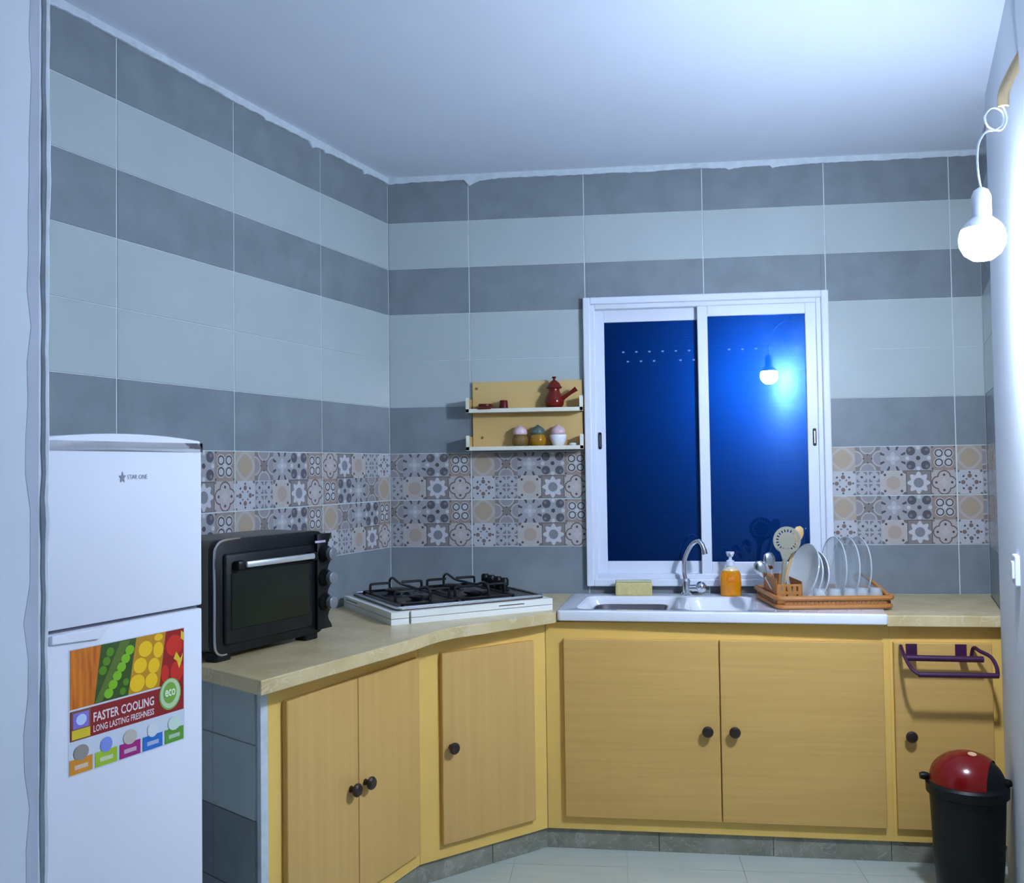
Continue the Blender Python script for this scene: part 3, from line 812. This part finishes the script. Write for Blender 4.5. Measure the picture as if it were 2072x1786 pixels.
# ------------------------------------------------------------------ wall shelf
SHW = mat('shelf birch', (.62, .43, .16), .5, noise=.05, nscale=5)
SHE = mat('shelf white edge', (.72, .72, .60), .5)
shf = thing('wall_shelf', 'small birch wall shelf with two white-edged trays left of the window', 'shelf', (.36, 0, 1.48))
obj('back_panel', box(.004, .472, -.016, -.0005, .008, .293, .001, 1), SHW, shf)
for zb in (0.0, .158):
    t_ = obj('tray', box(-.010, .474, -.100, -.0165, zb, zb+.013, .001, 1), SHW, shf)
    for xx in (-.012, .462):
        obj('side_lip', box(xx, xx+.013, -.100, -.0005 if xx < 0 else -.036, zb, zb+.060, .001, 1), SHW, t_)
    fe = B()
    box(-.013, .476, -.104, -.100, zb-.001, zb+.0155, .001, 1, bm=fe)
    box(-.013, .002, -.104, -.100, zb, zb+.062, .001, 1, bm=fe); box(.461, .476, -.104, -.100, zb, zb+.062, .001, 1, bm=fe)
    obj('front_edge', fe, SHE, t_)
for x, z in ((.022, .265), (.045, .055)):
    s_ = lathe([(0, 0), (.006, 0), (.005, .003), (0, .004)], 12)
    s_.transform(Matrix.Translation((x, -.016, z)) @ Matrix.Rotation(pi/2, 4, 'X'))
    obj('screw', s_, mat('brass screw', (.30, .20, .05), .4, metal=.6), shf)
RED = mat('red glazed clay', (.135, .007, .003), .16, spec=.4)
RED2 = mat('dark red clay', (.11, .004, .005), .35, spec=.3)
ZU = 1.48+.158+.013; ZL = 1.48+.013
pot = thing('coffee_pot', 'red glazed coffee pot with lid and side handle on the upper shelf', 'pot', (.716, -.062, ZU))
obj('pot_body', lathe([(0, 0), (.026, 0), (.038, .012), (.041, .028), (.037, .045), (.027, .062), (.022, .075), (.024, .083), (0, .083)], 28), RED, pot, True)
obj('lid', lathe([(0, .082), (.030, .082), (.034, .088), (.029, .094), (.024, .104), (.014, .114), (.006, .118), (.0045, .124), (.010, .129), (.008, .133), (0, .134)], 28), RED, pot, True)
obj('handle', tube(smooth_pts([(.032, -.004, .038), (.055, -.008, .055), (.078, -.011, .070), (.093, -.012, .080)], 4), [.010, .0095, .009, .0085, .0085, .008, .008, .0085, .009, .0095, .010, .011, .0115], 10), RED, pot, True)
sau = thing('saucer_stack', 'dark red saucer turned over on the upper shelf', 'saucer', (.425, -.062, ZU))
obj('dish', lathe([(.0, .001), (.050, 0), (.052, .004), (.036, .014), (.030, .015), (.029, .024), (.024, .024), (0, .022)], 28), RED2, sau, True)
sa2 = thing('saucer', 'flat dark red saucer under the little cup on the upper shelf', 'saucer', (.502, -.055, ZU))
obj('dish', lathe([(0, 0), (.018, 0), (.024, .004), (.022, .006), (0, .004)], 24), RED2, sa2, True)
cup = thing('cup', 'small dark red cup upside down on the upper shelf', 'cup', (.502, -.055, ZU+.005))
obj('cup_body', lathe([(0, .0), (.019, 0), (.017, .03), (.015, .034), (0, .034)], 20), RED2, cup, True)
def clear(name, col, a, r=.08):
    M = mat(name, col, r, alpha=a, coat=.3); return M
HON = clear('honey glass', (.24, .14, .03), .66); HON2 = clear('amber glass', (.40, .19, .008), .82)
PINK = mat('pink lid', (.66, .50, .53), .35); GRN = mat('dark green lid', (.075, .115, .10), .35); WCER = mat('white jar', (.82, .85, .88), .15)
def jar(label, x, body, lid, prof=None):
    j = thing('jar', label, 'jar', (x, -.058, ZL), 0, 'spice jars on the lower shelf')
    obj('jar_body', lathe(prof or [(0, 0), (.026, 0), (.034, .014), (.036, .03), (.030, .046), (.024, .052), (0, .052)], 24), body, j, True)
    obj('lid', lathe([(0, .051), (.027, .051), (.030, .056), (.0295, .065), (.025, .075), (.017, .082), (.007, .087), (.004, .091), (0, .092)], 24), lid, j, True)
jar('clear spice jar with pink domed lid on the lower shelf', .570, HON, PINK)
jar('amber spice jar with dark green lid on the lower shelf', .645, HON2, GRN)
jar('white porcelain jar with pink domed lid on the lower shelf', .729, WCER, PINK, [(0, 0), (.020, 0), (.026, .010), (.034, .030), (.036, .044), (.034, .049), (0, .049)])
sd = thing('spoon_rest', 'tiny white porcelain dish beside the jars on the lower shelf', 'dish', (.792, -.066, ZL))
obj('dish', lathe([(0, 0), (.013, 0), (.017, .007), (.015, .012), (.008, .014), (0, .013)], 18), WCER, sd, True)

# ------------------------------------------------------------------ dish rack and its contents
RK = FR((1.730, -.285, .8795), math.radians(5.0))
rack = thing('dish_rack', 'orange plastic dish rack on the sink drainer', 'dish rack', RK.loc, RK.rz)
ORG = mat('orange plastic', (.42, .165, .035), .45); ORG2 = mat('brown plastic', (.34, .13, .03), .5)
def rr(hx, hy, r=.03): return rquad([(-hx, -hy), (hx, -hy), (hx, hy), (-hx, hy)], r)
RX, RY = .205, .165
obj('foot_rail', tube([(p.x, p.y, .0085) for p in rr(RX, RY)], .0085, 8, True), ORG, rack, True)
obj('top_rail', tube([(p.x, p.y, .040) for p in rr(RX+.004, RY+.004)], .009, 8, True), ORG, rack, True)
for y in (-RY, RY):
    sl = B(); box(-RX+.02, RX-.02, y-.001, y+.001, .018, .022, bm=sl)
    for i in range(24):
        x = -RX+.03+i*(2*RX-.06)/23; box(x-.0062, x+.0062, y-.002, y+.002, .008, .038, bm=sl)
    obj('side_grid', sl, ORG2, rack)
for x in (-RX, RX):
    sl = B(); box(x-.001, x+.001, -RY+.02, RY-.02, .018, .022, bm=sl)
    for i in range(18):
        y = -RY+.03+i*(2*RY-.06)/17; box(x-.002, x+.002, y-.004, y+.004, .008, .038, bm=sl)
    obj('side_grid', sl, ORG2, rack)
fl = B()
for i in range(12):
    x = -RX+.02+i*(2*RX-.04)/11
    box(x-.003, x+.003, -RY, RY, .008, .014, bm=fl)
obj('floor_bars', fl, ORG2, rack)
cb = B()
cx0, cx1, cy0, cy1 = -.200, -.105, -.12, .06
for q in cut([(cx0, cx1, .012, .085)], [(cx0+.016+i*.019, cx0+.023+i*.019, .030+k*.03, .048+k*.03) for i in range(4) for k in range(2)]): box(q[0], q[1], cy0, cy0+.003, q[2], q[3], bm=cb)
box(cx0, cx1, cy1-.003, cy1, .012, .105, bm=cb)
box(cx0, cx0+.003, cy0, cy1, .012, .105, bm=cb); box(cx1-.003, cx1, cy0, cy1, .012, .095, bm=cb); box(cx0, cx1, cy0, cy1, .012, .016, bm=cb)
obj('cutlery_holder', cb, ORG, rack)
obj('end_handle', tube(smooth_pts([(RX, -RY+.04, .04), (RX-.01, -.08, .06), (RX-.035, .0, .094), (RX-.045, .05, .102), (RX-.04, .11, .08), (RX, RY-.02, .04)], 5), .007, 8), ORG, rack, True)
def on_rack(x, y, z=0): return RK.m @ Vector((x, y, z))
MILK = mat('clear glassware', (.74, .82, .84), .08, alpha=.30, coat=.6); MILK2 = mat('plate glass rim', (.66, .76, .78), .1, alpha=.6, coat=.5)
WPL = mat('white porcelain', (.80, .84, .88), .15)
def plate(label, x, y, R, lean, m_, mr, yaw=0, group='plates standing in the dish rack', bow=.018):
    z0 = .8795+.012
    p = on_rack(x, y); p.z = z0
    t = thing('plate', label, 'plate', p, RK.rz+yaw, group)
    M = Matrix.Rotation(lean, 4, 'Y') @ Matrix.Translation((0, 0, R)) @ Matrix.Rotation(-pi/2, 4, 'Y')
    d = lathe([(0, 0), (R*.55, 0), (R*.70, bow*.5), (R*.985, bow), (R*.985, bow+.003), (R*.70, bow*.5+.003), (R*.55, .003), (0, .003)], 40, M)
    obj('plate_body', d, m_, t, True)
    rg = tube([(R*math.cos(2*pi*i/40), R*math.sin(2*pi*i/40), bow+.0015) for i in range(40)], .0026, 6, True); rg.transform(M)
    obj('plate_rim', rg, mr, t, True)
plate('large glass plate leaning beside the skimmer in the dish rack', -.094, -.05, .108, math.radians(17), mat('frosted plate', (.78, .86, .88), .12, alpha=.60, coat=.5), MILK2, math.radians(12))
plate('white porcelain plate behind the leaning glass plate in the dish rack', -.036, .03, .094, math.radians(9), WPL, WPL, math.radians(18))
plate('white porcelain plate between the other white plate and the glass plates', -.006, .03, .090, math.radians(6), WPL, WPL, math.radians(18))
for x, y, ya, lb_ in ((.062, .0, 5, 'clear glass plate standing next to the white plates in the rack'), (.110, .0, 5, 'middle one of three clear glass plates in the rack'), (.152, .0, 5, 'clear glass plate closest to the raised end handle of the rack')):
    plate(lb_, x, y, .117, math.radians(3), MILK, MILK2, math.radians(ya))
def tumbler(x, y, h=.052, r=.026, nth='first'):
    p = on_rack(x, y); p.z = .8795+.0142
    t = thing('drinking_glass', 'small upturned clear glass, %s in the row counting from the cutlery holder' % nth, 'glass', p, 0, 'small glasses in the dish rack')
    obj('glass_wall', lathe([(r, 0), (r*.95, h*.6), (r*.8, h*.94), (r*.6, h), (0, h), (0, h-.005), (r*.55, h-.005), (r*.85, h*.6), (r*.93, 0)], 20), MILK, t, True)
    obj('glass_rim', tube([(r*.97*math.cos(2*pi*i/20), r*.97*math.sin(2*pi*i/20), .0025) for i in range(20)], .0025, 6, True), MILK2, t, True)
for (x, y), nth in zip(((-.045, -.130), (.010, -.128), (.065, -.126), (.115, -.112), (.165, -.108)), ('first', 'second', 'third', 'fourth', 'last')): tumbler(x, y, .056, .0265, nth)
# utensils in the cutlery holder
def utensil(name, label, x, y, rz_, tilt, group=None, cat='utensil'):
    p = on_rack(x, y); p.z = .8795+.0165
    t = thing(name, label, cat, p, RK.rz+rz_, group)
    return t, Matrix.Rotation(tilt, 4, 'Y')
GRB = mat('beige plastic', (.27, .26, .195), .5)
t, M = utensil('skimmer', 'beige round slotted skimmer standing in the dish rack', -.160, -.03, 0, math.radians(7))
h_ = tube([(0, 0, 0), (0, 0, .08), (0, 0, .155)], [.007, .0085, .010], 8); h_.transform(M); obj('handle', h_, GRB, t, True)
nk = yprism([(-.010, .15), (.010, .15), (.020, .175), (.036, .192), (-.036, .192), (-.020, .175)], -.005, .003, .001); nk.transform(M); obj('neck', nk, GRB, t)
outer = [(.052*math.cos(2*pi*i/40), .052*math.sin(2*pi*i/40)) for i in range(40)]
holes = []
for i in range(20):
    a = 2*pi*i/20; ca, sa = math.cos(a), math.sin(a)
    holes.append([(ca*r_-sa*w_, sa*r_+ca*w_) for r_, w_ in ((.031, -.0024), (.041, -.0024), (.041, .0024), (.031, .0024))])
hd = plate_holes(outer, holes, -.002, .002, 0)
hd.transform(M @ Matrix.Translation((0, 0, .224)) @ Matrix.Rotation(pi/2, 4, 'X')); obj('slotted_head', hd, GRB, t)
t, M = utensil('wooden_spoon', 'tan wooden spoon standing behind the skimmer', -.150, .02, 0, math.radians(17))
WSP = mat('tan wood', (.62, .40, .17), .6)
h_ = tube([(0, 0, 0), (0, 0, .15), (0, 0, .225)], [.006, .006, .007], 8); h_.transform(M); obj('handle', h_, WSP, t, True)
hd = lathe([(0, -.035), (.012, -.028), (.020, -.010), (.021, .008), (.014, .026), (0, .033)], 20, M @ Matrix.Translation((0, 0, .252)) @ Matrix.Diagonal((1, .35, 1, 1))); obj('spoon_head', hd, WSP, t, True)
for x, y, tl, yw, hh, lb_ in ((-.176, -.055, -28, 0, .135, 'steel spoon leaning out over the side of the cutlery holder'), (-.168, -.02, -12, 10, .150, 'more upright steel spoon right beside the skimmer handle')):
    t, M = utensil('spoon', lb_, x, y, math.radians(yw), math.radians(tl), 'steel spoons in the cutlery holder', 'spoon')
    h_ = tube([(0, 0, 0), (0, 0, hh*.4), (0, 0, hh-.03)], [.004, .003, .003], 6); h_.transform(M); obj('handle', h_, CHROME, t, True)
    hd = lathe([(0, -.038), (.011, -.029), (.022, -.006), (.0235, .008), (.016, .026), (0, .034)], 20, M @ Matrix.Translation((0, 0, hh)) @ Matrix.Diagonal((1, .35, 1, 1))); obj('spoon_head', hd, CHROME, t, True)

# ------------------------------------------------------------------ towel rail on the narrow door
PUR = mat('purple metal', (.045, .008, .045), .4)
tr_ = thing('towel_rail', 'dark purple metal towel rail hooked over the narrow cabinet door', 'towel rail', (SP.x, SP.y, .70), c4.rotation_euler.z)
yd = -.0203
# local: x along the cabinet front, y out of the room
for x in (.068, .232):
    obj('hook_plate', box(x-.019, x+.019, yd-.003, yd, .030, .0700, .001, 1), PUR, tr_)
    obj('hook_arm', box(x-.012, x+.012, yd-.06, yd-.002, .030, .034, .001, 1), PUR, tr_)
obj('rear_bar', tube([(.030, yd-.058, .032), (.285, yd-.058, .030)], .0105, 10), PUR, tr_, True)
obj('front_bar', tube([(.052, yd-.135, -.008), (.305, yd-.135, -.008)], .009, 10), PUR, tr_, True)
obj('side_arm', tube(smooth_pts([(.032, yd-.004, .062), (.028, yd-.04, .050), (.030, yd-.08, .026), (.038, yd-.115, .004), (.054, yd-.135, -.008)], 4), .0065, 8), PUR, tr_, True)
obj('side_arm', tube(smooth_pts([(.266, yd-.002, .030), (.268, yd-.020, .062), (.278, yd-.05, .056), (.298, yd-.09, .045), (.303, yd-.125, .020), (.303, yd-.135, -.008)], 4), .0065, 8), PUR, tr_, True)

# ------------------------------------------------------------------ swing bin
bn = thing('trash_bin', 'black plastic bin with red swing lid by the right wall', 'bin', (2.058, -.79, 0), math.radians(0))
def oval(loops, n=40): return [[(sx*math.cos(2*pi*i/n), sy*math.sin(2*pi*i/n), z) for i in range(n)] for sx, sy, z in loops]
obj('bin_body', loft(oval([(.088, .08, 0), (.094, .086, .008), (.104, .096, .15), (.112, .103, .34), (.113, .104, .365)])), BLACK, bn, True)
obj('lid_collar', loft(oval([(.114, .105, .345), (.122, .113, .350), (.123, .114, .378), (.113, .104, .388), (.10, .09, .388)])), BLACK, bn, True)
REDP = mat('red plastic', (.17, .003, .003), .2)
def dome(cond, n=48, k=14, rx=.112, ry=.104, h=.092, z0=.386, off=0.0):
    bm = B(); V = {}
    def vert(i, j):
        i %= n
        if j == k: i = 0
        if (i, j) not in V:
            ph = pi/2*j/k; a = 2*pi*i/n
            V[(i, j)] = bm.verts.new(((rx+off)*math.cos(ph)*math.cos(a), (ry+off)*math.cos(ph)*math.sin(a), z0+(h+off)*math.sin(ph)))
        return V[(i, j)]
    for j in range(k):
        for i in range(n):
            ph = pi/2*(j+.5)/k; a = 2*pi*(i+.5)/n
            x, y = math.cos(ph)*math.cos(a), math.cos(ph)*math.sin(a)
            if not cond(x, y, math.sin(ph)): continue
            vs_ = [vert(i, j), vert(i+1, j), vert(i+1, j+1), vert(i, j+1)]
            u = []
            for v in vs_:
                if v not in u: u.append(v)
            bm.faces.new(u)
    return bm
ax = Vector((math.cos(math.radians(-30)), math.sin(math.radians(-30)))); pr = Vector((ax.y, -ax.x))
fl_ = B(); NA, NP = 26, 30; G = []
for i in range(NA+1):
    a = -.90+(.64+.90)*i/NA; q = math.sqrt(1-a*a)
    G.append([fl_.verts.new((.114*(a*ax.x+q*math.cos(pi*k/NP)*pr.x), .107*(a*ax.y+q*math.cos(pi*k/NP)*pr.y), .387+.0945*q*math.sin(pi*k/NP))) for k in range(NP+1)])
for i in range(NA):
    for k in range(NP): fl_.faces.new((G[i][k], G[i+1][k], G[i+1][k+1], G[i][k+1]))
obj('swing_flap', fl_, REDP, bn, True)
obj('lid_dome', dome(lambda x, y, z: True, h=.090), BLACK, bn, True)
pv = lathe([(0, -.012), (.010, -.012), (.013, 0), (.010, .014), (0, .014)], 14, Matrix.Translation((-.122, .03, .392)) @ Matrix.Rotation(pi/2, 4, 'Y'))
obj('pivot', pv, BLACK, bn, True)
pv = lathe([(0, -.012), (.012, -.012), (.014, 0), (.010, .014), (0, .014)], 14, Matrix.Translation((.108, -.03, .392)) @ Matrix.Rotation(pi/2, 4, 'Y'))
obj('pivot', pv, BLACK, bn, True)
dt = lathe([(0, 0), (.013, 0), (.013, .001), (0, .001)], 20, Matrix.Translation((.010, -.022, .4785)) @ Matrix.Rotation(math.radians(10), 4, 'X'))
obj('sticker', dt, mat('cream sticker', (.66, .45, .26), .5), bn)

# ------------------------------------------------------------------ switch on the plaster of the right wall
lp_ = RIGHT.m @ Vector((1.22, -.016, 1.055))
sw = thing('light_switch', 'white switch plate on the plaster of the right wall', 'switch', lp_, RIGHT.rz)
obj('plate', box(-.04, .04, -.012, .002, 0, .085, .004), ALU, sw)
obj('rocker', box(-.018, .018, -.018, -.011, .018, .067, .003), ALU, sw)
